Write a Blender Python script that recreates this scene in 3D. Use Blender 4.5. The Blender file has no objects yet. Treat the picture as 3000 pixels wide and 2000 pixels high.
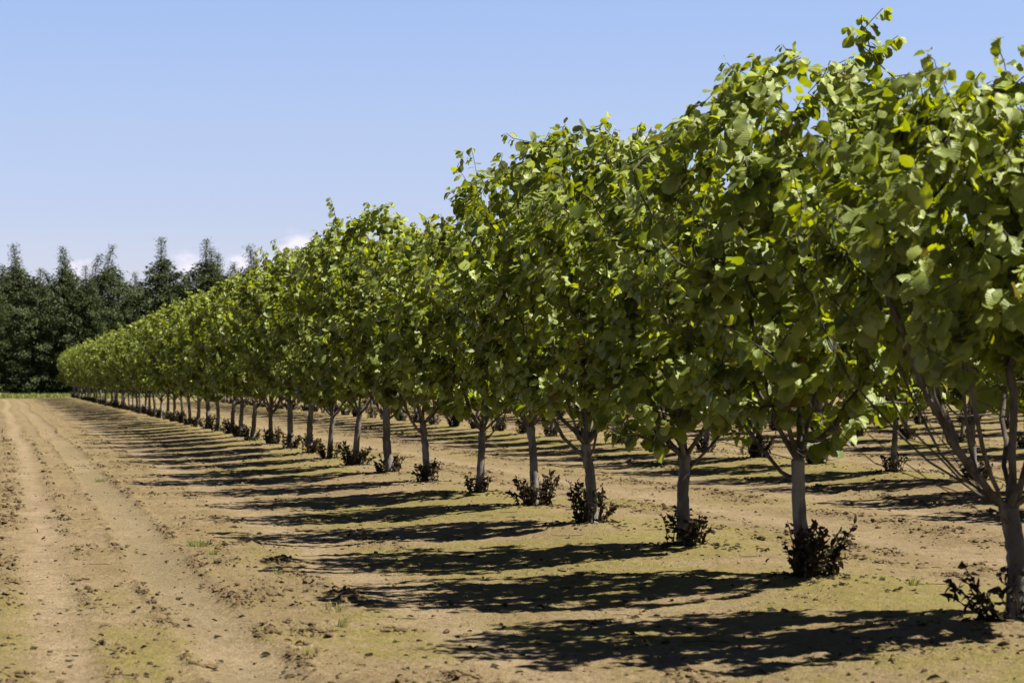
import bpy, math, random
import numpy as np
from mathutils import Vector

R = math.radians
scene = bpy.context.scene
C = scene.collection

# ------------------------------------------------------------------ camera
THETA = R(11.96)                 # the camera looks this far to the right of the row direction (+Y)
PITCH = R(0.9)
CAM_H = 1.10
cam_d = bpy.data.cameras.new('camera')
cam = bpy.data.objects.new('camera', cam_d)
C.objects.link(cam)
cam.location = (0, 0, CAM_H)
cam.rotation_euler = (R(90) + PITCH, 0, -THETA)
cam_d.sensor_width = 36
cam_d.lens = 85
cam_d.clip_start = 0.1
cam_d.clip_end = 6000
cam_d.dof.use_dof = True
cam_d.dof.focus_distance = 21.0
cam_d.dof.aperture_fstop = 6.3
scene.camera = cam

# ------------------------------------------------------------------ sun and sky
SUN_ELEV = R(53.5)
SUN_AZ = THETA + R(90) + R(5)    # clockwise from +Y
sun_dir = Vector((math.sin(SUN_AZ) * math.cos(SUN_ELEV), math.cos(SUN_AZ) * math.cos(SUN_ELEV), math.sin(SUN_ELEV)))
sd = bpy.data.lights.new('sun', 'SUN')
sd.energy = 5.0
sd.angle = R(0.5)
sd.color = (1.0, 0.93, 0.80)
sun = bpy.data.objects.new('sun', sd)
C.objects.link(sun)
sun.rotation_euler = (-sun_dir).to_track_quat('-Z', 'Y').to_euler()
sun.location = (30, 0, 40)

world = bpy.data.worlds.new('World')
scene.world = world
world.use_nodes = True
wn, wl = world.node_tree.nodes, world.node_tree.links
bg = wn['Background']
sky = wn.new('ShaderNodeTexSky')
sky.sky_type = 'NISHITA'
sky.sun_disc = False
sky.sun_elevation = SUN_ELEV
sky.sun_rotation = SUN_AZ
sky.altitude = 100
sky.air_density = 1.0
sky.dust_density = 0.25
sky.ozone_density = 3.5
bg.inputs['Strength'].default_value = 0.05
# small cumulus heads low over the tree line, placed by direction
tc = wn.new('ShaderNodeTexCoord')


def wmath(op, a, b=None, c=None):
    n = wn.new('ShaderNodeMath'); n.operation = op
    for i, v in enumerate((a, b, c)):
        if v is None: continue
        if isinstance(v, (int, float)): n.inputs[i].default_value = v
        else: wl.new(v, n.inputs[i])
    return n.outputs[0]


sep = wn.new('ShaderNodeSeparateXYZ'); wl.new(tc.outputs['Generated'], sep.inputs[0])
az = wmath('ARCTAN2', sep.outputs[0], sep.outputs[1])
el = wmath('ARCSINE', sep.outputs[2])
comb = wn.new('ShaderNodeCombineXYZ'); wl.new(az, comb.inputs[0]); wl.new(wmath('MULTIPLY', el, 1.6), comb.inputs[1])
cn = wn.new('ShaderNodeTexNoise'); cn.inputs['Scale'].default_value = 48; cn.inputs['Detail'].default_value = 8
cn.inputs['Roughness'].default_value = 0.55
wl.new(comb.outputs[0], cn.inputs['Vector'])
total = None
for (a0, e0, sa, se, amp) in [(0.1205, 0.0510, 0.0100, 0.0085, 1.4), (0.113, 0.0455, .014, .008, 1.15), (0.097, 0.0465, 0.011, 0.007, .95), (0.077, 0.0465, 0.012, 0.0065, .80),
                              (0.034, 0.0450, 0.016, 0.006, .7), (0.155, 0.040, 0.02, 0.008, .7), (0.22, 0.03, 0.05, 0.014, .6)]:
    da = wmath('DIVIDE', wmath('SUBTRACT', az, a0), sa)
    de = wmath('DIVIDE', wmath('SUBTRACT', el, e0), se)
    g = wmath('MULTIPLY', wmath('EXPONENT', wmath('MULTIPLY', wmath('ADD', wmath('MULTIPLY', da, da), wmath('MULTIPLY', de, de)), -1.0)), amp)
    total = g if total is None else wmath('MAXIMUM', total, g)
dens = wmath('ADD', total, wmath('MULTIPLY', wmath('SUBTRACT', cn.outputs['Fac'], 0.5), 2.2))
mr = wn.new('ShaderNodeMapRange'); mr.interpolation_type = 'SMOOTHSTEP'
mr.inputs['From Min'].default_value = 0.42; mr.inputs['From Max'].default_value = 1.05
mr.inputs['To Max'].default_value = 0.85
wl.new(dens, mr.inputs['Value'])
gate = wmath('MULTIPLY', mr.outputs[0], wmath('GREATER_THAN', total, 0.02))
mixc = wn.new('ShaderNodeMix'); mixc.data_type = 'RGBA'
wl.new(gate, mixc.inputs['Factor'])
# sky tint by height: pale low down, darkened higher up to cut fill light
elr = wn.new('ShaderNodeValToRGB'); wl.new(wmath('DIVIDE', wmath('MAXIMUM', el, 0.0), 1.5708), elr.inputs[0])
cr_ = elr.color_ramp; cr_.elements[0].position = 0.0; cr_.elements[0].color = (.58, .52, .66, 1)
cr_.elements[1].position = 1.0; cr_.elements[1].color = (.075, .075, .10, 1)
for p_, c_ in ((.045, (.62, .54, .67, 1)), (.0655, (.68, .585, .675, 1)), (.10, (.72, .635, .72, 1)), (.14, (.32, .29, .37, 1)), (.25, (.12, .12, .16, 1))):
    e_ = cr_.elements.new(p_); e_.color = c_
skm = wn.new('ShaderNodeVectorMath'); skm.operation = 'MULTIPLY'
wl.new(sky.outputs[0], skm.inputs[0]); wl.new(elr.outputs[0], skm.inputs[1])
sks = wn.new('ShaderNodeVectorMath'); sks.operation = 'SCALE'; sks.inputs['Scale'].default_value = 1.62
wl.new(skm.outputs[0], sks.inputs[0])
wl.new(sks.outputs[0], mixc.inputs[6])
mixc.inputs[7].default_value = (7.6, 7.25, 8.3, 1)
wl.new(mixc.outputs[2], bg.inputs['Color'])

scene.view_settings.view_transform = 'Standard'
scene.view_settings.look = 'None'
scene.view_settings.exposure = 1.4
scene.view_settings.gamma = 1.0
scene.cycles.use_denoising = True
scene.cycles.max_bounces = 4
scene.cycles.diffuse_bounces = 1
scene.cycles.glossy_bounces = 2
scene.cycles.transmission_bounces = 3
scene.cycles.transparent_max_bounces = 4
scene.cycles.caustics_reflective = False
scene.cycles.caustics_refractive = False

# ------------------------------------------------------------------ materials


class NT:
    def __init__(self, name):
        self.m = bpy.data.materials.new(name); self.m.use_nodes = True
        self.n = self.m.node_tree.nodes; self.l = self.m.node_tree.links
        self.b = self.n['Principled BSDF']; self.out = self.n['Material Output']

    def new(self, t, **kw):
        n = self.n.new(t)
        for k, v in kw.items(): setattr(n, k, v)
        return n

    def set(self, sock, v):
        if isinstance(v, (int, float)): sock.default_value = v
        elif isinstance(v, tuple): sock.default_value = v if len(v) == 4 or sock.type == 'VECTOR' else v + (1,)
        else: self.l.new(v, sock)

    def math(self, op, a, b=0.0, clamp=False):
        n = self.new('ShaderNodeMath', operation=op, use_clamp=clamp); self.set(n.inputs[0], a); self.set(n.inputs[1], b)
        return n.outputs[0]

    def mix(self, f, a, b, blend='MIX'):
        n = self.new('ShaderNodeMix', data_type='RGBA', blend_type=blend)
        self.set(n.inputs[0], f); self.set(n.inputs[6], a); self.set(n.inputs[7], b)
        return n.outputs[2]

    def noise(self, scale, detail=4, rough=.55, vec=None, dist=0.0):
        n = self.new('ShaderNodeTexNoise'); n.inputs['Scale'].default_value = scale
        n.inputs['Detail'].default_value = detail; n.inputs['Roughness'].default_value = rough
        n.inputs['Distortion'].default_value = dist
        if vec is not None: self.l.new(vec, n.inputs['Vector'])
        return n.outputs['Fac']

    def ramp(self, v, a, b, lo=0.0, hi=1.0):
        n = self.new('ShaderNodeMapRange'); n.interpolation_type = 'SMOOTHSTEP'
        self.set(n.inputs['Value'], v)
        n.inputs['From Min'].default_value = a; n.inputs['From Max'].default_value = b
        n.inputs['To Min'].default_value = lo; n.inputs['To Max'].default_value = hi
        return n.outputs[0]

    def attr(self, name):
        return self.new('ShaderNodeAttribute', attribute_name=name).outputs['Fac']

    def obj(self, sc=None):
        t = self.new('ShaderNodeTexCoord').outputs['Object']
        if sc is None: return t
        mp = self.new('ShaderNodeMapping'); mp.inputs['Scale'].default_value = sc; self.l.new(t, mp.inputs[0])
        return mp.outputs[0]

    def bump(self, h, dist, strength=1.0):
        n = self.new('ShaderNodeBump'); n.inputs['Distance'].default_value = dist; n.inputs['Strength'].default_value = strength
        self.l.new(h, n.inputs['Height']); return n.outputs[0]


def leaf_material(name, top_a, top_b, under, trans_a, trans_b, old, tfac, rough=0.42, veins=True):
    t = NT(name)
    tint = t.attr('tint'); age = t.attr('age')
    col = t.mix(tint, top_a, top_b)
    col = t.mix(age, col, old)
    geo = t.new('ShaderNodeNewGeometry')
    base = t.mix(geo.outputs['Backfacing'], col, t.mix(age, under, old))
    nrm = None
    if veins:
        uv = t.new('ShaderNodeUVMap', uv_map='leaf').outputs[0]
        s = t.new('ShaderNodeSeparateXYZ'); t.l.new(uv, s.inputs[0])
        au = t.math('ABSOLUTE', s.outputs[0])
        ph = t.math('SUBTRACT', s.outputs[1], t.math('MULTIPLY', au, 0.55))
        st = t.math('SINE', t.math('MULTIPLY', ph, 46.0))
        vein = t.math('POWER', t.math('ADD', t.math('MULTIPLY', st, .5), .5), 5.0)
        mid = t.ramp(au, 0.0, 0.06, 1.0, 0.0)
        vein = t.math('MAXIMUM', vein, mid)
        base = t.mix(t.math('MULTIPLY', vein, .10), base, (0.20, 0.25, 0.08))
        blot = t.noise(9, 3, .6, uv)
        base = t.mix(t.ramp(blot, .35, .75, 0, .35), base, t.mix(0.5, base, (0.02, 0.04, 0.01)))
        nrm = t.bump(t.math('ADD', st, t.math('MULTIPLY', t.noise(14, 3, .6, uv), 2.5)), 0.0016, 0.35)
        t.l.new(nrm, t.b.inputs['Normal'])
    t.l.new(base, t.b.inputs['Base Color'])
    t.b.inputs['Roughness'].default_value = rough
    t.b.inputs['Specular IOR Level'].default_value = 0.42 if rough < .65 else 0.12
    tr = t.new('ShaderNodeBsdfTranslucent')
    t.l.new(t.mix(age, t.mix(tint, trans_a, trans_b), old), tr.inputs['Color'])
    ms = t.new('ShaderNodeMixShader'); ms.inputs[0].default_value = tfac
    t.l.new(t.b.outputs[0], ms.inputs[1]); t.l.new(tr.outputs[0], ms.inputs[2])
    t.l.new(ms.outputs[0], t.out.inputs['Surface'])
    return t.m


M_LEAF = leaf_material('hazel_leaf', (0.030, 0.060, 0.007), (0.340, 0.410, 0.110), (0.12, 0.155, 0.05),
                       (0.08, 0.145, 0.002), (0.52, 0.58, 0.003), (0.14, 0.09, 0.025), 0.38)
M_SUCKER = leaf_material('dead_sucker_leaf', (0.018, 0.016, 0.009), (0.042, 0.032, 0.018), (0.034, 0.027, 0.017),
                         (0.06, 0.038, 0.014), (0.08, 0.05, 0.02), (0.05, 0.07, 0.02), 0.18, 0.9, False)
M_CONIFER = leaf_material('conifer_spray', (0.028, 0.052, 0.010), (0.085, 0.115, 0.022), (0.045, 0.065, 0.018),
                          (0.04, 0.07, 0.015), (0.06, 0.10, 0.02), (0.06, 0.05, 0.03), 0.22, 0.6, False)
M_GRASS = leaf_material('grass_blade', (0.09, 0.13, 0.02), (0.15, 0.18, 0.04), (0.10, 0.14, 0.03),
                        (0.15, 0.28, 0.015), (0.24, 0.31, 0.03), (0.30, 0.24, 0.11), 0.40, 0.5, False)


def bark_material(name, a, b, c, scale=1.0):
    t = NT(name)
    v = t.obj((1, 1, .35))
    n1 = t.noise(9 * scale, 5, .6, v); n2 = t.noise(45 * scale, 4, .65, v)
    n3 = t.noise(70 * scale, 3, .6, t.obj((1, 1, 3.5)))
    col = t.mix(t.ramp(n1, .38, .62), a, b)
    col = t.mix(t.ramp(n2, .58, .72, 0, .7), col, c)
    col = t.mix(t.ramp(n3, .60, .70, 0, .6), col, (c[0] * .5, c[1] * .5, c[2] * .5))
    t.l.new(col, t.b.inputs['Base Color'])
    t.b.inputs['Roughness'].default_value = .85
    t.b.inputs['Specular IOR Level'].default_value = .25
    h = t.math('ADD', n2, t.math('MULTIPLY', n3, .6))
    t.l.new(t.bump(h, .006, .7), t.b.inputs['Normal'])
    return t.m


M_BARK = bark_material('hazel_bark', (0.075, 0.067, 0.06), (0.185, 0.175, 0.16), (0.035, 0.028, 0.022))
M_TWIG = bark_material('hazel_branch_bark', (0.055, 0.044, 0.035), (0.115, 0.10, 0.085), (0.03, 0.022, 0.017), 2)
M_CBARK = bark_material('conifer_bark', (0.07, 0.05, 0.035), (0.12, 0.09, 0.06), (0.03, 0.02, 0.015), .4)

# ------------------------------------------------------------------ helpers


def build_mesh(name, verts, faces_q=None, faces_t=None, mats=(), attrs=None, uv=None, smooth=True):
    """verts (N,3); faces_q (Q,4); faces_t (T,3) as numpy arrays."""
    me = bpy.data.meshes.new(name)
    verts = np.asarray(verts, dtype=np.float32)
    q = np.zeros((0, 4), int) if faces_q is None else np.asarray(faces_q, int)
    t = np.zeros((0, 3), int) if faces_t is None else np.asarray(faces_t, int)
    me.vertices.add(len(verts)); me.vertices.foreach_set('co', verts.ravel())
    nl = q.size + t.size
    me.loops.add(nl)
    li = np.concatenate([q.ravel(), t.ravel()]).astype(np.int32)
    me.loops.foreach_set('vertex_index', li)
    me.polygons.add(len(q) + len(t))
    starts = np.concatenate([np.arange(len(q)) * 4, q.size + np.arange(len(t)) * 3]).astype(np.int32)
    me.polygons.foreach_set('loop_start', starts)
    me.polygons.foreach_set('use_smooth', np.full(len(q) + len(t), smooth, dtype=bool))
    me.update(calc_edges=True)
    for k, v in (attrs or {}).items():
        a = me.attributes.new(k, 'FLOAT', 'POINT'); a.data.foreach_set('value', np.asarray(v, dtype=np.float32))
    if uv is not None:
        ul = me.uv_layers.new(name='leaf')
        ul.data.foreach_set('uv', np.asarray(uv, dtype=np.float32)[li].ravel())
    for m in mats: me.materials.append(m)
    me.validate()
    return me


def link(name, me, parent=None, loc=None, **props):
    o = bpy.data.objects.new(name, me); C.objects.link(o)
    if parent is not None: o.parent = parent
    if loc is not None: o.location = loc
    for k, v in props.items(): o[k] = v
    return o


def unit(v):
    return v / (np.linalg.norm(v, axis=-1, keepdims=True) + 1e-9)


class Tubes:
    def __init__(self): self.v = []; self.q = []; self.n = 0

    def add(self, pts, rad, sides=6, cap=True):
        pts = np.asarray(pts, float); rad = np.asarray(rad, float)
        k = len(pts)
        tan = np.gradient(pts, axis=0); tan = unit(tan)
        ref = np.array([1.0, 0.13, 0.0]) if abs(tan[:, 2]).mean() > .6 else np.array([0, 0, 1.0])
        a = unit(np.cross(tan, ref)); b = np.cross(tan, a)
        ang = np.arange(sides) * 2 * math.pi / sides
        ring = pts[:, None] + rad[:, None, None] * (np.cos(ang)[None, :, None] * a[:, None] + np.sin(ang)[None, :, None] * b[:, None])
        self.v.append(ring.reshape(-1, 3))
        i = np.arange(k - 1)[:, None] * sides + np.arange(sides)[None]
        j = np.arange(k - 1)[:, None] * sides + (np.arange(sides)[None] + 1) % sides
        q = np.stack([i, i + sides, j + sides, j], -1).reshape(-1, 4) + self.n
        self.q.append(q)
        self.n += k * sides

    def mesh(self, name, mats):
        return build_mesh(name, np.concatenate(self.v), np.concatenate(self.q), mats=mats)


# leaf template: rows along the blade, columns across
ROWV = np.array([-.22, 0.0, .07, .18, .31, .44, .57, .70, .81, .91, 1.0])
ROWW = np.array([.012, .14, .32, .43, .48, .50, .47, .42, .33, .20, .02])
COLU = np.array([-1, -.5, 0, .5, 1.0])


def leaf_cloud(rng, pos, axis, nrm, size, tint, age, curl=1.0, narrow=1.0):
    n = len(pos)
    rv, rw = ROWV, ROWW
    nr, nc = len(rv), len(COLU)
    side = unit(np.cross(axis, nrm)); nrm = unit(np.cross(side, axis))
    teeth = np.ones((n, nr, nc))
    teeth[:, 2:10, :][:, :, [0, 4]] = 1
    teeth[:, 2:10, 0] += rng.uniform(-.06, .06, (n, 8)) + np.array([.04, -.04] * 4)
    teeth[:, 2:10, 4] += rng.uniform(-.06, .06, (n, 8)) + np.array([-.04, .04] * 4)
    u = COLU[None, None, :] * rw[None, :, None] * teeth * narrow
    v = np.broadcast_to(rv[None, :, None], u.shape).copy()
    v[:, 1, [0, 4]] -= .06                      # heart-shaped base
    v[:, 2:10, 0] += .03 * rng.uniform(-1, 1, (n, 8)); v[:, 2:10, 4] += .03 * rng.uniform(-1, 1, (n, 8))
    droop = rng.uniform(.0, .48, n)[:, None, None] * curl
    fold = rng.uniform(-.18, .52, n)[:, None, None] * curl
    twist = rng.uniform(-.25, .25, n)[:, None, None] * curl
    wav = rng.uniform(0, .10, n)[:, None, None]; ph = rng.uniform(0, 6.28, n)[:, None, None]
    vv = np.clip(v, 0, 1)
    w = -droop * vv ** 2 + fold * np.abs(u) + twist * u * vv + wav * np.sin(vv * 9 + ph + 3 * np.sign(u)) * np.abs(u) * 2
    w = w + np.where(v < 0, .04, 0)
    p = pos[:, None, None] + size[:, None, None, None] * (
        v[..., None] * axis[:, None, None] + u[..., None] * side[:, None, None] + w[..., None] * nrm[:, None, None])
    verts = p.reshape(-1, 3)
    base = (np.arange(nr - 1)[:, None] * nc + np.arange(nc - 1)[None]).ravel()
    q1 = np.stack([base, base + nc, base + nc + 1, base + 1], -1)       # front = +normal side
    q = (q1[None] + (np.arange(n) * nr * nc)[:, None, None]).reshape(-1, 4)
    # orient so that the face normal follows nrm
    q = q[:, ::-1]
    uv = np.stack([np.broadcast_to(COLU[None, None] * rw[None, :, None] * 2 * .5, u.shape), v], -1).reshape(-1, 2)
    k = nr * nc
    return verts, q, uv, np.repeat(tint, k), np.repeat(age, k)


# ------------------------------------------------------------------ hazel tree variants
def envelope(z, H, Rm, zl):
    t = (z - zl) / (H - zl)
    return Rm * np.interp(t, [0, .08, .22, .45, .68, .84, .95, 1.0], [.48, .66, .82, .99, 1.05, .92, .62, .3])


def hazel_variant(seed, H=3.0, Rm=.95, zl=.82, crotch=.66, shoots=325, leaders=None, tr=.046, lean=(0, 0), low_limb=None, lowbare=0.0, extra_limbs=0, fan=()):
    rng = np.random.default_rng(seed)
    P = [np.array([0, 0, -.06])]; par = [-1]; level = [0]
    tipz = crotch
    nt = 7
    bend = rng.uniform(-.03, .03, 2)
    for i in range(1, nt):
        f = i / (nt - 1)
        P.append(np.array([lean[0] * f + bend[0] * math.sin(f * 3.1), lean[1] * f + bend[1] * math.sin(f * 3.1), -.06 + f * (tipz + .06)]))
        par.append(len(P) - 2); level.append(0)
    crotch_i = nt - 1
    chains = [(list(range(nt)), 'trunk')]

    def grow(start, target, tang, lv, step=.11, wig=.018, kind='twig'):
        a = P[start]; L = np.linalg.norm(target - a); m = max(2, int(round(L / step)))
        c1 = a + tang * L * .38; c2 = target - unit(unit(target - a) * .5 + np.array([0, 0, .75])) * L * .28
        ids = [start]
        for k in range(1, m + 1):
            s = k / m
            p = (1 - s) ** 3 * a + 3 * (1 - s) ** 2 * s * c1 + 3 * (1 - s) * s * s * c2 + s ** 3 * target
            if k < m: p = p + rng.normal(0, wig, 3)
            P.append(p); par.append(ids[-1]); level.append(lv); ids.append(len(P) - 1)
        chains.append((ids, kind))
        return ids

    nl = int(rng.integers(7, 9)) + extra_limbs; a0 = rng.uniform(0, 6.28)
    limb_nodes = []
    for i in range(nl):
        az_ = a0 + i * 2 * math.pi / nl + rng.uniform(-.3, .3)
        rr = Rm * rng.uniform(.42, .68); zz = rng.uniform(1.35, 1.85)
        st = crotch_i if i % 2 == 0 else crotch_i - (1 if rng.random() < .5 else 0)
        d0 = unit(np.array([math.cos(az_), math.sin(az_), rng.uniform(.55, 1.1)]))
        ids = grow(st, np.array([rr * math.cos(az_) + lean[0], rr * math.sin(az_) + lean[1], zz]), d0, 1, .12, .010, 'limb')
        limb_nodes += ids[1:]
    ids = grow(crotch_i, np.array([rng.uniform(-.1, .1), rng.uniform(-.1, .1), 1.8]), np.array([0, 0, 1.0]), 1, .12, .010, 'limb')
    for ft in fan:
        grow(crotch_i - (1 if ft[2] < 1.3 else 0), np.array(ft, float), unit(np.array([ft[0], ft[1], .55 * abs(ft[0])])), 1, .12, .008, 'limb')
    if low_limb is not None:
        grow(crotch_i, np.array(low_limb), unit(np.array([low_limb[0], low_limb[1], .25])), 1, .12, .010, 'limb')
    # targets
    T = []
    while len(T) < shoots:
        z = rng.uniform(zl, H); e = float(envelope(z, H, Rm, zl))
        r = e * math.sqrt(rng.uniform(.05, 1.0)); a = rng.uniform(0, 6.28)
        if z < zl + .72 * (1 - r / max(e, .01)) + lowbare * max(0, 1 - r / Rm): continue
        lump = 1 + .16 * math.sin(a * 3 + seed) * math.sin(z * 4 + seed * 2)
        T.append(np.array([r * lump * math.cos(a), r * lump * math.sin(a), z]))
    for _ in range(110):      # short spur shoots filling the middle of the crown
        z = rng.uniform(zl + .35, H - .4); e = float(envelope(z, H, Rm, zl)); r = e * rng.uniform(.0, .6); a = rng.uniform(0, 6.28)
        T.append(np.array([r * math.cos(a), r * math.sin(a), z]))
    T.sort(key=lambda p: np.linalg.norm(p - P[crotch_i]))
    if leaders is None:
        leaders = []
        for _ in range(11):
            a = rng.uniform(0, 6.28); r = rng.uniform(.1, .75) * Rm
            leaders.append((r * math.cos(a), r * math.sin(a), H + rng.uniform(-.12, .30) - .20 * r))
    leafy = []
    for k, tg in enumerate(T + [np.array(l, float) for l in leaders]):
        tgp = np.array(tg)
        PA = np.array(P); LV = np.array(level)
        d = np.linalg.norm(PA - tgp, axis=1)
        cost = d + np.where(LV == 0, 3.0, 0) + np.where(PA[:, 2] > tgp[2] - .08, .5, 0) + .06 * LV
        cost += np.where(d < .22, .5, 0)
        j = int(np.argmin(cost))
        tg_dir = P[j] - P[par[j]] if par[j] >= 0 else np.array([0, 0, 1.0])
        out = unit(np.array([tgp[0], tgp[1], 0.25]))
        ids = grow(j, tgp, unit(unit(tg_dir) * .6 + unit(tgp - P[j]) * .8 + out * .25), min(level[j] + 1, 5), .10, .012)
        leafy.append((ids, k >= len(T)))
    n = len(P); P = np.array(P)
    cnt = np.zeros(n); has = np.zeros(n, bool)
    for i in range(n - 1, 0, -1):
        if not has[i]: cnt[i] = max(cnt[i], 1)
        cnt[par[i]] += cnt[i]; has[par[i]] = True
    tot = cnt[crotch_i]
    rad = .88 * tr * (cnt / tot) ** .48
    rad = np.clip(rad, .0026, tr * .46)
    tf = np.linspace(0, 1, nt)
    rad[:nt] = tr * (1.22 - .35 * tf); rad[0] = tr * 1.75; rad[1] = tr * 1.28; rad[nt - 1] = tr * 1.02
    trunk = Tubes(); br = Tubes()
    for ids, kind in chains:
        pts = P[ids]; rr = rad[ids].copy()
        if kind == 'trunk':
            # resample finely with knots
            s = np.linspace(0, nt - 1, 22); x = np.arange(nt)
            pp = np.stack([np.interp(s, x, pts[:, c]) for c in range(3)], 1)
            r2 = np.interp(s, x, rr) * (1 + rng.uniform(-.05, .06, 22))
            pp[:, :2] += rng.normal(0, .0025, (22, 2))
            trunk.add(pp, r2, 12)
            # cap of the trunk top: pinch it
            trunk.add(np.array([pp[-1], pp[-1] + [0, 0, .03]]), [r2[-1], .008], 12)
            continue
        if len(ids) > 2 or kind == 'limb':
            rr[0] = min(rr[0], rr[1] * 1.3)
        big = rr.max() > .012
        br.add(pts, rr, 8 if big else 5)
    # a few dead bare twigs low in the crown
    for _ in range(26):
        j = int(rng.choice(limb_nodes)); a = rng.uniform(0, 6.28)
        L = rng.uniform(.15, .45)
        d = unit(np.array([math.cos(a), math.sin(a), rng.uniform(-.25, .5)]))
        pts = [P[j]]
        for s in range(4):
            d = unit(d + rng.normal(0, .22, 3)); pts.append(pts[-1] + d * L / 4)
        br.add(pts, [.0035, .003, .0025, .002, .001], 4)
    # leaves
    pos = []; sh = []; big = []; mature_sh = []
    for ids, is_lead in leafy:
        pts = P[ids]; seg = np.linalg.norm(np.diff(pts, axis=0), axis=1); L = seg.sum()
        cum = np.concatenate([[0], np.cumsum(seg)])
        s = L; reach = .62 if is_lead else rng.uniform(.48, .72)
        first = True
        while s > max(0.0, L - reach):
            p = np.array([np.interp(s, cum, pts[:, c]) for c in range(3)])
            t = np.array([np.interp(min(s + .02, L), cum, pts[:, c]) - np.interp(max(s - .04, 0), cum, pts[:, c]) for c in range(3)])
            if p[2] > zl - .12:
                reps = (4 if is_lead else 2) if first else 1
                for _ in range(reps):
                    pos.append(p); sh.append(unit(t))
                    near_tip = (L - s) / reach; mature_sh.append(near_tip)
                    big.append(.66 + .55 * min(1, near_tip * 2.0) if is_lead else .72 + .5 * min(1, near_tip * 2.5))
            first = False
            s -= rng.uniform(.016, .035) * (1.0 if is_lead else 1)
    pos = np.array(pos); sh = np.array(sh); big = np.array(big); mature_shade = np.clip(np.array(mature_sh) * 1.6, 0, 1); n = len(pos)
    out = unit(np.stack([pos[:, 0], pos[:, 1], np.zeros(n)], 1))
    rnd = unit(rng.normal(0, 1, (n, 3))); perp = unit(rnd - (rnd * sh).sum(1, keepdims=True) * sh)
    axis = unit(perp * .62 + out * .42 + sh * .15 + np.array([0, 0, -1.0]) * rng.uniform(.05, 1.15, (n, 1)))
    up = np.array([0, 0, 1.0])
    nr = unit(up * rng.uniform(.7, 1.1, (n, 1)) + out * .50 + axis * .20 + rng.normal(0, .26, (n, 3)))
    base = pos + axis * .022
    size = .074 * big * rng.uniform(.62, 1.28, n)
    tint = np.clip(rng.beta(1.3, 3.4, n) + .55 * (1.0 - mature_shade), 0, 1)  # tips paler as young growth; also paints in lit tops and inner shade
    low = np.clip((1.5 - pos[:, 2]) / .7, 0, 1)
    age = np.where(rng.random(n) < .012 + .07 * low, rng.uniform(.3, .9, n), rng.uniform(0, .05, n))
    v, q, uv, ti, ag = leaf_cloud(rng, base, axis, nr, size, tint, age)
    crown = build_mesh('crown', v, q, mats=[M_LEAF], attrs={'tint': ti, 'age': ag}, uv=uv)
    return (trunk.mesh('trunk', [M_BARK]), br.mesh('branches', [M_TWIG]), crown, n)


def sucker_variant(seed, stems=20, hmax=.36, rmax=.22, lop=(0, 0)):
    rng = np.random.default_rng(seed)
    tb = Tubes(); pos = []; ax = []; nn = []; sz = []
    for _ in range(stems):
        a = rng.uniform(0, 6.28); r0 = rng.uniform(.05, .11)
        r1 = r0 + rng.uniform(.01, rmax - .05); h = hmax * rng.uniform(.35, 1.0)
        p0 = np.array([r0 * math.cos(a), r0 * math.sin(a), -.05]); p1 = np.array([r1 * math.cos(a) + lop[0] * h, r1 * math.sin(a) + lop[1] * h, h])
        pts = np.array([p0 * (1 - s) + p1 * s + np.array([0, 0, .04 * math.sin(3.14 * s)]) + rng.normal(0, .006, 3) for s in np.linspace(0, 1, 6)])
        tb.add(pts, np.linspace(.0045, .0018, 6), 4)
        for s in np.arange(.12, 1.02, .07):
            p = np.array([np.interp(s * 5, np.arange(6), pts[:, c]) for c in range(3)])
            d = unit(np.array([rng.normal(), rng.normal(), rng.uniform(-.5, .7)]))
            pos.append(p); ax.append(d); nn.append(unit(rng.normal(0, 1, 3))); sz.append(rng.uniform(.022, .048))
    n = len(pos)
    v, q, uv, ti, ag = leaf_cloud(rng, np.array(pos), np.array(ax), np.array(nn), np.array(sz), rng.random(n),
                                  np.where(rng.random(n) < .06, .8, 0.0), curl=2.2, narrow=.6)
    tubes_v = np.concatenate(tb.v); tubes_q = np.concatenate(tb.q)
    V = np.concatenate([v, tubes_v]); Q = np.concatenate([q, tubes_q + len(v)])
    ti = np.concatenate([ti, np.full(len(tubes_v), .4)]); ag = np.concatenate([ag, np.zeros(len(tubes_v))])
    return build_mesh('root_suckers', V, Q, mats=[M_SUCKER], attrs={'tint': ti, 'age': ag})


# ------------------------------------------------------------------ orchard layout
STEP = 2.553
ROW_X = [4.49 + 5.85 * k for k in range(8)]
PHASE = [0.0, .65, .3, .8, .15, .55, .4, .7]
Y0 = 10.23
ORD = ['first', 'second', 'third', 'fourth', 'fifth', 'sixth', 'seventh', 'eighth', 'ninth', 'tenth', 'eleventh', 'twelfth',
       'thirteenth', 'fourteenth', 'fifteenth', 'sixteenth', 'seventeenth', 'eighteenth', 'nineteenth', 'twentieth']
TENS = {20: 'twenty', 30: 'thirty', 40: 'forty', 50: 'fifty'}


def ordinal(n):   # n from 1
    if n <= 20: return ORD[n - 1]
    t = n // 10 * 10
    return TENS[t].replace('y', 'ieth') if n == t else TENS[t] + '-' + ORD[n - t - 1]


def along_view(x, y):
    return x * math.sin(THETA) + y * math.cos(THETA)


def img_x(x, y):    # horizontal picture position, 0..1
    d = along_view(x, y); r = x * math.cos(THETA) - y * math.sin(THETA)
    return .5 + r / d * 85 / 36


rl = random.Random(5)
trees = []          # (row, index, x, y, scale, rot)
for k, rx in enumerate(ROW_X):
    for n in range(0, 60):
        y = Y0 + STEP * (n + PHASE[k])
        if n > 56: continue
        jx, jy = (rl.uniform(-.05, .05), rl.uniform(-.07, .07))
        if k == 0 and n < 4: jx, jy = (0, -.09, -.08, -.08)[n], 0
        x = rx + jx; y += jy
        trees.append((k, n, x, y))
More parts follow.
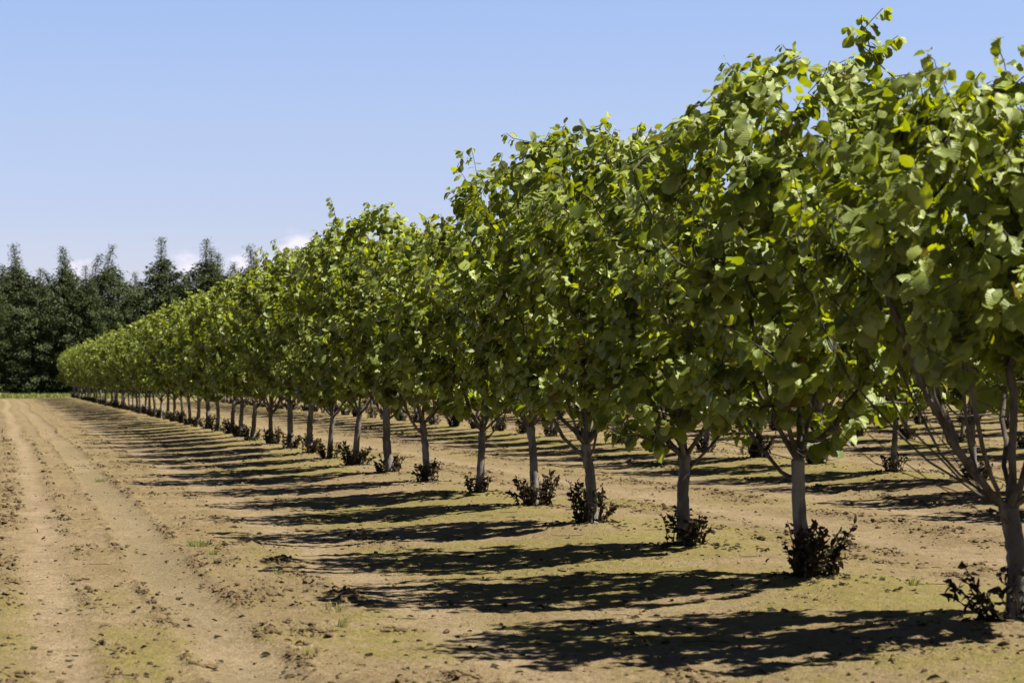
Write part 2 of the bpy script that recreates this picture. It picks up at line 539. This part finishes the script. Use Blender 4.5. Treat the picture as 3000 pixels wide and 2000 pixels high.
# how many trees of each row the photograph can show anything of
LAST = {0: 56, 1: 44, 2: 40, 3: 40, 4: 40, 5: 40}
keep = []
for (k, n, x, y) in trees:
    if k not in LAST or n > LAST[k]: continue
    if k > 0 and img_x(x, y) > 1.0 + 1.6 * 2.36 / along_view(x, y): continue
    keep.append((k, n, x, y))
trees = keep

# ------------------------------------------------------------------ ground
_rng = np.random.default_rng(77)
_lat = _rng.random((512, 512)).astype(np.float32)


def vnoise(x, y):
    xi = np.floor(x).astype(int); yi = np.floor(y).astype(int)
    fx = x - xi; fy = y - yi
    fx = fx * fx * (3 - 2 * fx); fy = fy * fy * (3 - 2 * fy)
    a = _lat[xi & 511, yi & 511]; b = _lat[(xi + 1) & 511, yi & 511]
    c = _lat[xi & 511, (yi + 1) & 511]; d = _lat[(xi + 1) & 511, (yi + 1) & 511]
    return (a * (1 - fx) + b * fx) * (1 - fy) + (c * (1 - fx) + d * fx) * fy


def fbm(x, y, f, o=4, g=.5):
    s = 0; amp = 1; tot = 0
    for i in range(o):
        s = s + amp * vnoise(x * f + 31.7 * i, y * f + 17.3 * i); tot += amp; amp *= g; f *= 2.03
    return s / tot


def bump1(x, c, w):
    return np.exp(-((x - c) / w) ** 2)


def wobble(y):
    return (fbm(y * 0, y, .06, 2) - .5) * .40


def masks(x, y):
    """height, moss, track, clod amount at ground points"""
    wob = wobble(y)
    xs = x + wob
    drow = np.abs(((x - ROW_X[0] + 2.925) % 5.85) - 2.925)
    drow = np.where(x < ROW_X[0], ROW_X[0] - x, drow)
    berm = np.exp(-(drow / 1.15) ** 2)
    near = np.exp(-(y / 45.0) ** 2) * .6 + .4
    # wheel tracks: in the left headland and in each alley
    tracks = [(0.33, .17, 1), (1.07, .17, 1), (2.22, .20, .8)]
    ridges = [(0.08, .11, 1.0), (.52, .06, 1), (.86, .035, .8), (1.30, .04, 1.1), (1.55, .12, .55), (1.90, .09, .8), (2.75, .12, .4), (-.35, .16, .8)]
    for k in range(5):
        b = ROW_X[k]
        tracks += [(b + 2.05, .22, .8), (b + 3.75, .22, .8)]
        ridges += [(b + 1.1, .12, .8), (b + 1.6, .12, .9), (b + 2.9, .22, 1.0), (b + 4.3, .15, .8)]
    tr = 0; rd = 0
    for c, w, a in tracks: tr = np.maximum(tr, a * bump1(xs, c, w))
    for c, w, a in ridges: rd = np.maximum(rd, a * bump1(xs, c, w * 1.3))
    big = fbm(x, y, .45, 4)
    moss = np.clip((fbm(x + 9, y * .8, .55, 4) - .44) * 4.5, 0, 1)
    moss = np.clip((moss * .75 + .45 * np.clip((20 - y) / 8, 0, 1) * np.clip((fbm(x, y + 50, .9, 4) - .3) * 3, 0, 1)) * (.7 + .6 * np.exp(-((drow - .2) / 1.6) ** 2)) + .7 * np.exp(-(drow / 1.5) ** 2) * fbm(x, y, 1.3, 3) * 1.3, 0, 1)
    moss = np.clip(moss + .9 * np.exp(-((y - 12.0) / 4.5) ** 2) * np.exp(-((x - .2) / .5) ** 2) * fbm(x, y, 1.1, 3) * 1.3, 0, 1)
    moss = moss * (1 - .85 * tr)
    clod_zone = np.clip(rd * 1.0 + .35 * np.clip((fbm(x + 40, y, .9, 3) - .45) * 4, 0, 1), 0, 1) * (1 - .75 * tr)
    patch = np.clip((fbm(x + 3, y + 8, 2.1, 3) - .36) * 4, 0, 1)
    cz = clod_zone * patch
    n1 = fbm(x + 5, y, 9.0, 3, .6); n2 = fbm(x, y + 7, 22.0, 3, .65)
    clods = np.clip(n1 - .46, 0, 1) * .17 + np.clip(n2 - .5, 0, 1) * .075
    h = -.12 - .008 * np.exp(-((xs - 1.07) / .20) ** 4) + (.009 * bump1(xs, 1.31, .035) + .006 * bump1(xs, .84, .03)) * np.clip((fbm(x, y, .8, 3) - .35) * 4, 0, 1) + .11 * berm + (big - .5) * .05 - .008 * tr + .004 * rd + clods * cz * .65 + (n2 - .5) * .018 * (1 - .6 * tr) + (fbm(x, y, 1.6, 3) - .5) * .014
    return h, moss, tr, cz


TX = np.array([(t[2], t[3]) for t in trees])


def mound(x, y, h):
    for i, (k, n, tx, ty) in enumerate(trees):
        if ty > 90: continue
        sel = (np.abs(x - tx) < 1.2) & (np.abs(y - ty) < 1.2)
        if not sel.any(): continue
        r2 = (x[sel] - tx) ** 2 + (y[sel] - ty) ** 2
        g = np.exp(-r2 / .36 ** 2)
        h[sel] = h[sel] * (1 - g) + g * (0.0 + .02 * (vnoise(x[sel] * 14, y[sel] * 14) - .5) + .015)
    return h


gx = np.concatenate([-np.geomspace(1500, 3, 18), np.arange(-2.0, -.6, .1), np.arange(-.6, 6, .019), np.arange(6, 12, .032),
                     np.arange(12, 34, .10), np.geomspace(34.5, 1500, 26)])
ys = [-300, -60, -10, 0, 3, 5, 6.5, 7.5]
y = 8.0
while y < 170:
    ys.append(y); y += .021 * (y / 9) ** 1.55
ys += [175, 185, 200, 230, 280, 380, 600, 1000, 1800, 3000]
gy = np.array(ys)
X, Y = np.meshgrid(gx, gy, indexing='ij')
xf, yf = X.ravel(), Y.ravel()
h, moss, trk, cz = masks(xf, yf)
h = mound(xf, yf, h)
fade = np.clip((xf + 1500) / 1, 0, 1)
grass = np.clip((yf - 156.5 + 7.0 * (fbm(xf, yf, .4, 3) - .5)) / 1.5, 0, 1)
V = np.stack([xf, yf, h], 1)
dampm = np.exp(-((xf + wobble(yf) - 1.07) / .18) ** 4) * np.clip(fbm(xf, yf, .35, 3) * 2.4 - .5, 0, 1)
nx, ny = len(gx), len(gy)
I = (np.arange(nx - 1)[:, None] * ny + np.arange(ny - 1)[None]).ravel()
Q = np.stack([I, I + ny, I + ny + 1, I + 1], -1)

t = NT('orchard_soil')
ov = t.obj()
a_m, a_t, a_c, a_g = t.attr('moss'), t.attr('track'), t.attr('clod'), t.attr('grass')
stretch = t.obj((1, .45, 1))
nA = t.noise(1.1, 6, .6, ov); nB = t.noise(7, 6, .62, ov); nC = t.noise(38, 5, .65, ov); nD = t.noise(3.2, 5, .6, stretch)
soil = t.mix(t.ramp(nA, .35, .65), (0.160, 0.118, 0.062), (0.202, 0.153, 0.087))
soil = t.mix(t.math('MULTIPLY', a_t, .75), soil, t.mix(t.ramp(nD, .35, .65), (0.212, 0.162, 0.100), (0.268, 0.208, 0.137)))
soil = t.mix(t.ramp(nB, .50, .66, 0, .55), soil, (0.121, 0.088, 0.045))
soil = t.mix(t.ramp(nC, .52, .66, 0, .65), soil, (0.073, 0.055, 0.028))
soil = t.mix(t.ramp(nC, .46, .30, 0, .45), soil, (0.282, 0.223, 0.142))
damp = t.math('MULTIPLY', a_c, .6)
soil = t.mix(t.math('MULTIPLY', t.attr('damp'), .7), soil, t.mix(t.ramp(nB, .4, .6), (0.127, 0.102, 0.057), (0.155, 0.125, 0.071)))
soil = t.mix(damp, soil, (0.104, 0.079, 0.041))
mossm = t.ramp(t.math('ADD', t.math('ADD', a_m, t.math('MULTIPLY', t.math('SUBTRACT', nB, .5), 2.2)), t.math('MULTIPLY', t.math('SUBTRACT', nC, .5), 1.6)), .34, 1.05, 0, .72)
mosscol = t.mix(t.ramp(nC, .4, .65), (0.113, 0.100, 0.024), (0.186, 0.158, 0.049))
mosscol = t.mix(t.ramp(nA, .54, .68, 0, .5), mosscol, (0.127, 0.135, 0.024))
soil = t.mix(mossm, soil, mosscol)
soil = t.mix(a_g, soil, t.mix(nB, (0.040, 0.057, 0.014), (0.066, 0.084, 0.023)))
t.l.new(soil, t.b.inputs['Base Color'])
t.b.inputs['Roughness'].default_value = .95
t.b.inputs['Specular IOR Level'].default_value = .12
nE = t.noise(140, 3, .6, ov)
hh = t.math('ADD', t.math('ADD', t.math('MULTIPLY', nB, 1.2), t.math('MULTIPLY', nC, .75)), t.math('MULTIPLY', nE, .25))
t.l.new(t.bump(hh, .035, .9), t.b.inputs['Normal'])
M_SOIL = t.m
gme = build_mesh('ground', V, Q, mats=[M_SOIL], attrs={'moss': moss, 'track': trk, 'clod': cz, 'grass': grass, 'damp': dampm})
link('ground', gme, kind='structure')

# height lookup
from bisect import bisect


def ground_z(x, y):
    xa, ya = np.array([x], float), np.array([y], float)
    hz, _, _, _ = masks(xa, ya)
    return float(mound(xa, ya, hz)[0])


# clods, small stones and crumbs lying on the soil (nobody could count them)
ct = NT('clod_soil')
cnz = ct.noise(25, 4, .6, ct.obj())
ct.l.new(ct.mix(ct.ramp(cnz, .35, .65), (0.065, 0.045, 0.024), (0.130, 0.091, 0.052)), ct.b.inputs['Base Color'])
ct.b.inputs['Roughness'].default_value = .95; ct.b.inputs['Specular IOR Level'].default_value = .1
ct.l.new(ct.bump(ct.noise(120, 3, .6, ct.obj()), .006, .8), ct.b.inputs['Normal'])
M_CLOD = ct.m
phi = (1 + 5 ** .5) / 2
ico = unit(np.array([(-1, phi, 0), (1, phi, 0), (-1, -phi, 0), (1, -phi, 0), (0, -1, phi), (0, 1, phi), (0, -1, -phi), (0, 1, -phi), (phi, 0, -1), (phi, 0, 1), (-phi, 0, -1), (-phi, 0, 1)], float))
icf = np.array([(0, 11, 5), (0, 5, 1), (0, 1, 7), (0, 7, 10), (0, 10, 11), (1, 5, 9), (5, 11, 4), (11, 10, 2), (10, 7, 6), (7, 1, 8), (3, 9, 4), (3, 4, 2), (3, 2, 6), (3, 6, 8), (3, 8, 9), (4, 9, 5), (2, 4, 11), (6, 2, 10), (8, 6, 7), (9, 8, 1)])
rc = np.random.default_rng(11)
M = 600000
cy = 8.3 + rc.power(.75, M) * 52
cyv = cy * math.cos(THETA)
cx = rc.uniform(-.5, 1, M) * 0 + (cy * (rc.uniform(-.01, .47, M)))
hz, ms, tk, cc = masks(cx, cy)
pr = cc * cc * 1.0 + .02
ok = rc.random(M) < pr * .42
cx, cy, hz, cc = cx[ok], cy[ok], mound(cx[ok], cy[ok], hz[ok]), cc[ok]
n = len(cx)
s = np.clip(rc.lognormal(math.log(.0050), .55, n) * (1 + .7 * cc), .003, .028)
vv = ico[None] * (1 + rc.uniform(-.35, .35, (n, 12, 1))) * s[:, None, None] * np.stack([rc.uniform(.8, 1.5, n), rc.uniform(.8, 1.4, n), rc.uniform(.45, .85, n)], 1)[:, None]
an = rc.uniform(0, 6.28, n); ca, sa = np.cos(an), np.sin(an)
vx = vv[..., 0] * ca[:, None] - vv[..., 1] * sa[:, None]; vy = vv[..., 0] * sa[:, None] + vv[..., 1] * ca[:, None]
vv = np.stack([vx + cx[:, None], vy + cy[:, None], vv[..., 2] + (hz + s * .25)[:, None]], -1)
cm = build_mesh('soil_clods', vv.reshape(-1, 3), None, (icf[None] + (np.arange(n) * 12)[:, None, None]).reshape(-1, 3), mats=[M_CLOD], smooth=False)
link('soil_clods', cm, kind='stuff', label='loose brown soil clods and crumbs strewn over the dry orchard floor', category='clods')

# fallen dead leaves and twigs on the soil
n = 1200
lx = rc.uniform(0, 1, n); ly = 8.5 + rc.power(.8, n) * 35; lx = ly * rc.uniform(.0, .47, n)
for (k, i_, tx, ty) in trees:      # dead leaves gather under the trees
    if k > 1 or ty > 48: continue
    m_ = 90; r_ = np.abs(rc.normal(0, .32, m_)) + .05; a_ = rc.uniform(0, 6.28, m_)
    lx = np.concatenate([lx, tx + r_ * np.cos(a_)]); ly = np.concatenate([ly, ty + r_ * np.sin(a_)])
n = len(lx)
hz, _, _, _ = masks(lx, ly); hz = mound(lx, ly, hz)
v, q, uv, ti, ag = leaf_cloud(rc, np.stack([lx, ly, hz + .006], 1), unit(np.stack([rc.normal(0, 1, n), rc.normal(0, 1, n), rc.normal(0, .15, n)], 1)),
                              unit(np.stack([rc.normal(0, .3, n), rc.normal(0, .3, n), np.ones(n)], 1)), rc.uniform(.02, .05, n), rc.random(n), rc.random(n) * .2, curl=1.6, narrow=.7)
tb = Tubes()
for _ in range(110):
    yy = 8.5 + rc.power(.8) * 30; xx = yy * rc.uniform(0, .46); a = rc.uniform(0, 3.14); L = rc.uniform(.05, .22)
    if abs(xx - 4.49) < 1.5: L *= 1.5
    pts = []
    for s_ in np.linspace(-.5, .5, 5):
        px, py = xx + math.cos(a + s_ * 1.2) * L * s_ + rc.normal(0, .006), yy + math.sin(a + s_ * 1.2) * L * s_ + rc.normal(0, .006)
        pts.append((px, py))
    pa = np.array(pts); hz, _, _, _ = masks(pa[:, 0], pa[:, 1]); hz = mound(pa[:, 0], pa[:, 1], hz)
    tb.add(np.stack([pa[:, 0], pa[:, 1], np.full(5, hz.max() + .003)], 1), [.001, .0022, .002, .0016, .001], 4)
tv, tq = np.concatenate(tb.v), np.concatenate(tb.q)
lm = build_mesh('leaf_litter', np.concatenate([v, tv]), np.concatenate([q, tq + len(v)]), mats=[M_SUCKER],
                attrs={'tint': np.concatenate([ti, np.full(len(tv), 1.0)]), 'age': np.concatenate([ag, np.zeros(len(tv))])})
link('leaf_litter', lm, kind='stuff', label='dead brown leaves and thin twigs scattered on the soil', category='litter')

# ------------------------------------------------------------------ hazel trees
# tree frame: +X is away from the camera's lane (to the right), +Y is along the row
special = [
    dict(seed=101, H=2.54, Rm=1.08, zl=1.0, crotch=.52, shoots=345, tr=.046, lean=(-.03, 0), low_limb=(-.95, -.1, 1.05), lowbare=.55, extra_limbs=2, fan=[(-.88, .0, 1.20), (-.76, -.18, 1.38), (-.80, .2, 1.30), (-.62, -.05, 1.48), (-.48, -.25, 1.5), (-.40, .15, 1.55), (-.24, -.1, 1.55), (.3, -.2, 1.5)],
         leaders=[(-.38, .05, 2.60), (-.30, -.05, 2.52), (-.10, -.1, 2.64), (.05, -.1, 2.62), (.0, .1, 2.52), (-.55, 0, 2.4), (.35, -.1, 2.5), (-.75, .1, 2.25), (.2, .2, 2.58), (.5, 0, 2.5)]),
    dict(seed=102, H=2.92, Rm=1.08, zl=.84, crotch=.66, shoots=345, tr=.040, lean=(-.07, 0), low_limb=(-.85, -.1, .98),
         leaders=[(.22, -.05, 3.10), (.30, .08, 3.18), (.40, -.05, 3.20), (.50, .05, 3.06), (.36, 0, 2.96), (.26, .1, 2.95), (-.46, .0, 2.90), (-.15, 0, 3.0), (-.28, .1, 2.95), (-.42, -.1, 2.85), (-.1, .1, 2.8), (.6, .1, 2.85)]),
    dict(seed=103, H=2.90, Rm=1.05, zl=.80, crotch=.61, shoots=330, tr=.040, lean=(.0, 0),
         leaders=[(.02, 0, 2.95), (.05, .1, 2.9), (-.3, -.1, 2.82), (-.45, .1, 2.7), (.25, .1, 2.95), (.45, -.1, 2.9), (-.1, 0, 2.8)]),
    dict(seed=104, H=2.95, Rm=1.05, zl=.84, crotch=.59, shoots=330, tr=.039, lean=(-.05, 0),
         leaders=[(-.2, 0, 2.98), (.12, .1, 3.02), (.38, 0, 3.0), (-.4, -.1, 2.85), (0, .1, 2.9), (.5, .1, 2.85)]),
]
VAR = [hazel_variant(**s_) for s_ in special]
for i in range(7):
    VAR.append(hazel_variant(300 + i, H=2.76 + .04 * (i % 4), Rm=1.02 + .03 * (i % 3), zl=.86 + .03 * (i % 3), crotch=.62 + .03 * (i % 4), tr=.036 + .0025 * (i % 4),
                             lean=((-.06, .03), (.05, 0), (0, .04), (-.02, -.05), (.03, .02), (-.05, 0), (.02, -.03))[i]))
SUCK = [sucker_variant(1, 22, .29, .24, (-.35, 0)), sucker_variant(2, 44, .33, .17, (.18, 0)), sucker_variant(3, 24, .27, .15), sucker_variant(4, 30, .33, .18),
        sucker_variant(5, 34, .27, .18), sucker_variant(6, 20, .25, .16), sucker_variant(7, 12, .20, .14)]


def make_tree(vi, si):
    root = bpy.data.objects.new('hazel_tree', None); C.objects.link(root)
    tr_, br_, cr_, _ = VAR[vi]
    link('trunk', tr_, root); link('branches', br_, root); link('crown', cr_, root)
    if si is not None: link('root_suckers', SUCK[si], root)
    return root


def copy_tree(src):
    r = src.copy(); C.objects.link(r)
    for ch in src.children:
        c = ch.copy(); C.objects.link(c); c.parent = r
    return r


FRONT = {
    0: 'large hazel tree with pale bare trunk and long low limbs at the right edge',
    1: 'tallest hazel tree of the front row, leaning trunk ringed by the widest dark sucker clump',
    2: 'third hazel tree of the front row from the right, upright trunk with small sucker tuft',
    3: 'fourth hazel tree of the front row from the right, with a side branch reaching left',
}
ROWNAME = ['front', 'second', 'third', 'fourth', 'fifth', 'sixth']
protos = {}
rt = random.Random(9)
for (k, n, x, y) in trees:
    if k == 0 and n < 4:
        root = make_tree(n, [0, 1, 2, 3][n])
        s_, rz = 1.0, 0.0
        if n == 0: rz = 0
    else:
        vi = 4 + rt.randrange(7); si = rt.choice([2, 3, 4, 5, 6, 6]) if k == 0 else rt.choice([1, 3, 4, 5])
        if (vi, si) not in protos:
            protos[(vi, si)] = make_tree(vi, si); root = protos[(vi, si)]
        else:
            root = copy_tree(protos[(vi, si)])
        s_, rz = rt.uniform(.93, 1.07), rt.uniform(0, 6.28)
    root.location = (x, y, 0.0 if y < 90 else -.02)
    root.rotation_euler = (rt.uniform(-.035, .035), rt.uniform(-.035, .035), rz) if (k or n > 3) else (0, 0, -THETA)
    root.scale = (s_, s_, s_ * rt.uniform(.96, 1.03) * (1.09 if (k == 0 and n == 4) else 1))
    root['category'] = 'hazel tree'
    root['group'] = 'hazel trees of the %s orchard row' % ROWNAME[k]
    if k == 0:
        if n in FRONT: root['label'] = FRONT[n]
        elif n < 34: root['label'] = '%s hazel tree of the front row, counted from the right edge' % ordinal(n + 1)
        else: root['label'] = 'small distant hazel tree far down the front row, near its end by the conifers'
    else:
        root['label'] = 'shaded hazel tree in the %s row, seen between the trunks of the front row' % ROWNAME[k]

# row two, nearest trees, single labels
r2 = sorted([o for o in C.objects if o.get('group') == 'hazel trees of the second orchard row'], key=lambda o: o.location.y)
for i, o in enumerate(r2[:9]):
    o['label'] = '%s hazel tree from the right in the second row, behind the front trunks' % ordinal(i + 1)

# ------------------------------------------------------------------ conifer windbreak


def conifer_variant(seed, H=11.0, side_tips=1):
    rng = np.random.default_rng(seed)
    tb = Tubes(); pos = []; ax = []; sz = []; tn = []
    bendx, bendy = rng.uniform(-.25, .35), rng.uniform(-.2, .2)

    def axis_at(z, H_, bx, by, x0=0, y0=0):
        f = np.clip((z / H_ - .85) / .15, 0, 1) ** 2
        return np.array([x0 + bx * f * 1.1, y0 + by * f, z])

    def stem(x0, y0, z0, H_, rmax, start):
        zs = np.linspace(z0, H_, 14)
        tb.add([axis_at(z, H_, bendx, bendy, x0, y0) for z in zs], np.linspace(.16 if start else .05, .015, 14), 6)
        z = max(z0 + .2, .3); a = rng.uniform(0, 6)
        while z < H_ - .02:
            top = (H_ - z)
            L = min(rmax, .10 + top * .20 + max(0, top - 1.6) * .62) * rng.uniform(.62, 1.15)
            a += 2.4 + rng.uniform(-.4, .4)
            c = axis_at(z, H_, bendx, bendy, x0, y0)
            el_ = .45 if top < 1.5 else rng.uniform(-.05, .40)
            d = np.array([math.cos(a) * math.cos(el_), math.sin(a) * math.cos(el_), math.sin(el_)])
            m = max(3, int(L / .07))
            if L > .5: tb.add([c, c + d * L * .5 + [0, 0, .02], c + d * L * .92 + [0, 0, -.05 * L]], [.018, .012, .005], 4)
            for i in range(m):
                f = (i + .6) / m
                if L > 1.0 and f < .35 and rng.random() < .55: continue
                nb = 5 if f < .9 else 4
                for _ in range(nb):
                    sp = .12 + .16 * (1 - f) * L
                    p = c + d * L * f + rng.normal(0, 1, 3) * [sp, sp, sp * .7] + [0, 0, -.10 * L * f * f]
                    pos.append(p); dd = d + rng.normal(0, .55, 3) + [0, 0, rng.uniform(-.4, .25)]
                    ax.append(dd); sz.append(rng.uniform(.12, .30) * (1 if L > .45 else .62)); tn.append(np.clip(.25 + .5 * f + rng.normal(0, .2), 0, 1))
            z += rng.uniform(.03, .06) if L > .8 else rng.uniform(.035, .07)

    stem(0, 0, 0, H, 2.9, True)
    for _ in range(side_tips):
        a = rng.uniform(0, 6.28); r = rng.uniform(.7, 1.4)
        stem(r * math.cos(a), r * math.sin(a) * .5, H * .55, H * rng.uniform(.83, .95), .6, False)
    pos = np.array(pos); n = len(pos); ax = unit(np.array(ax)); sz = np.array(sz)
    rn = unit(rng.normal(0, 1, (n, 3)) + [0, 0, .6]); sd_ = unit(np.cross(ax, rn)); w = rng.uniform(.14, .26, n)[:, None] * sz[:, None]
    L = sz[:, None]
    # a frond of three lobes, five vertices per frond, bent in the middle
    p0 = pos; pL = pos + ax * L * .55 + sd_ * w; pR = pos + ax * L * .5 - sd_ * w; pT = pos + ax * L + [0, 0, -.04]; pM = pos + ax * L * .62 + np.cross(sd_, ax) * L * .10
    Vc = np.stack([p0, pL, pM, pR, pT], 1).reshape(-1, 3); b = np.arange(n)[:, None] * 5
    T_ = np.concatenate([b + [0, 2, 1], b + [0, 3, 2], b + [1, 2, 4], b + [2, 3, 4]])
    cr = build_mesh('crown', Vc, None, T_, mats=[M_CONIFER], attrs={'tint': np.repeat(np.array(tn), 5), 'age': np.repeat((rng.random(n) < .03) * .7, 5)}, smooth=False)
    return tb.mesh('trunk', [M_CBARK]), cr


CV = [conifer_variant(500 + i, 11.0, st) for i, st in enumerate((2, 1, 2, 1, 2))]


def from_px(px, depth):   # picture column (0..2352) at a given depth -> ground x, y on the plane Y=const handled by caller
    r = (px - 1176) / 5553 * depth
    return r * math.cos(THETA) + depth * math.sin(THETA), -r * math.sin(THETA) + depth * math.cos(THETA)


# (picture column of the tip, height, variant)
con = [(-75, 10.8), (-20, 9.0), (35, 11.2), (92, 9.2), (150, 11.2), (196, 9.3), (248, 10.9), (312, 9.0), (370, 11.8), (425, 9.0), (472, 11.4), (528, 9.7), (577, 11.4),
       (630, 9.0), (682, 11.3), (735, 9.3), (785, 11.2), (850, 10.0), (915, 10.8), (980, 10.2)]
CLAB = ['dark conifer cut by the left edge of the picture', 'low conifer squeezed beside the left edge of the picture', 'tall dark conifer with a full rounded top, far left of the windbreak',
        'low conifer between the first and second spires from the left', 'dark conifer whose thin spire is second from the left',
        'low bushy conifer right of the second spire', 'conifer with a thin bent tip, third spire from the left',
        'low conifer left of the tallest spire', 'tallest conifer of the windbreak with ragged bent tip',
        'low conifer right of the tallest spire', 'broad conifer with its tip against the pale cloud', 'conifer left of the isolated dark spire',
        'isolated narrow dark conifer spire rising above the hazel row', 'conifer mostly hidden behind the hazel row, left of the bright cloud',
        'conifer tip showing in front of the bright cloud', 'low conifer hidden behind hazel tops, right of the cloud',
        'conifer whose faint tip shows just above the hazel tops']
rcn = random.Random(3); first = {}
for i, (px, H_) in enumerate(con):
    dep = 176.0
    x, y = from_px(px, dep)
    y = 181 + rcn.uniform(-1.6, 1.6); x = x * 1.0
    # keep the picture column while standing on the line Y = y
    tanv = (px - 1176) / 5553
    x = y * math.tan(THETA + math.atan(tanv))
    vi = i % 5
    if vi not in first:
        o = bpy.data.objects.new('conifer', None); C.objects.link(o); link('trunk', CV[vi][0], o); link('crown', CV[vi][1], o); first[vi] = o
    else:
        o = copy_tree(first[vi])
    o.location = (x, y, -.15); s_ = H_ / 11.0 * rcn.uniform(.98, 1.03)
    o.scale = (s_ * rcn.uniform(.95, 1.15), s_ * rcn.uniform(.95, 1.1), s_); o.rotation_euler = (0, 0, rcn.uniform(-.7, .7))
    o['category'] = 'conifer'; o['group'] = 'conifers of the windbreak behind the orchard'
    o['label'] = CLAB[i] if i < len(CLAB) else 'conifer of the windbreak hidden behind the hazel crowns'

# ------------------------------------------------------------------ grass


def blades(rng, n, rad, hmin, hmax, green=1.0, w=.006, xs=None, ys_=None, zs=None, spread=.35):
    if xs is None:
        a = rng.uniform(0, 6.28, n); r = rad * np.sqrt(rng.random(n)); xs = r * np.cos(a); ys_ = r * np.sin(a)
        zs = np.full(n, -.012); lean = np.stack([np.cos(a), np.sin(a)], 1) * (r / rad)[:, None] * spread
    else: lean = 0
    p = np.stack([xs, ys_, zs], 1); h_ = rng.uniform(hmin, hmax, n)
    l = np.concatenate([rng.normal(0, .22, (n, 2)) + lean, np.ones((n, 1))], 1); l = unit(l) * h_[:, None]
    a = rng.uniform(0, 3.14, n); sd_ = np.stack([np.cos(a), np.sin(a), np.zeros(n)], 1) * (w * rng.uniform(.6, 1.3, n))[:, None]
    m = p + l * .55; tdrop = l.copy(); tdrop[:, 2] *= .45; tdrop[:, :2] *= 1.5; tp = m + tdrop * .6
    V_ = np.stack([p - sd_, p + sd_, m + sd_ * .8, m - sd_ * .8, tp], 1).reshape(-1, 3)
    b = np.arange(n)[:, None] * 5
    return V_, b + [0, 1, 2, 3], b + [3, 2, 4], np.repeat(rng.random(n), 5), np.repeat(np.clip(1 - green + rng.normal(0, .12, n), 0, 1), 5)


rg = np.random.default_rng(21)
n = 30000
bx = rg.uniform(-12, 75, n); by = 155.5 + rg.power(1.2, n) * 22.5
V_, q_, t_, ti, ag = blades(rg, n, 1, .12, .42, 1.0, .05, bx, by, np.full(n, -.14))
ti = ti * .4; ag = np.clip(ag + .25, 0, 1)
gm = build_mesh('verge_grass', V_, q_, t_, mats=[M_GRASS], attrs={'tint': ti, 'age': ag}, smooth=False)
link('verge_grass', gm, kind='stuff', label='strip of long green grass at the foot of the conifers', category='grass')


def ground_at(px, py):
    dep = 5553 * (CAM_H + .12) / (py - 872)
    x = px * dep / 5553 * math.cos(THETA)
    return x, (dep - x * math.sin(THETA)) / math.cos(THETA)


tufts = [
    (233, 1103, 90, .07, .05, .13, .95, 'low bright green grass tuft beside the wheel rut, farther of two'),
    (456, 1254, 110, .075, .05, .13, .95, 'bright green grass tuft on the soil left of the tree shadows'),
    (488, 1278, 40, .035, .04, .10, .8, 'tiny green grass tuft just below the brighter tuft'),
    (350, 1148, 30, .06, .02, .05, .8, 'very low green weed patch between rut and shadow ends'),
    (641, 1318, 30, .03, .05, .12, .7, 'thin pale green grass sprig near the second shadow end'),
    (768, 1408, 60, .07, .04, .10, .15, 'dry brown grass tuft at the lower middle'),
    (702, 1505, 60, .06, .04, .09, .30, 'flattened grey brown tuft, nearest the bottom of the picture'),
    (786, 1444, 24, .02, .08, .16, .5, 'thin upright dry grass sprig right of the brown tuft'),
    (1862, 1363, 36, .05, .03, .09, .1, 'small straw tuft in front of the widest sucker clump'),
    (1918, 1018, 160, .22, .05, .22, .05, 'golden dry grass tuft beside a second row trunk'),
    (2095, 1388, 26, .02, .05, .13, .8, 'thin green sprig in the nearest shadow'),
]
for (px, py, n, rad, h0, h1, green, lab) in tufts:
    x, y = ground_at(px, py)
    V_, q_, t_, ti, ag = blades(rg, n, rad, h0 * .8, h1 * .8, green * .85, .0026)
    me = build_mesh('grass_tuft', V_, q_, t_, mats=[M_GRASS], attrs={'tint': ti, 'age': ag}, smooth=False)
    link('grass_tuft', me, loc=(x, y, ground_z(x, y)), label=lab, category='grass tuft', group='grass tufts on the orchard soil')
print('leaves per tree', [v[3] for v in VAR], 'trees', len(trees), 'clods', len(cx))
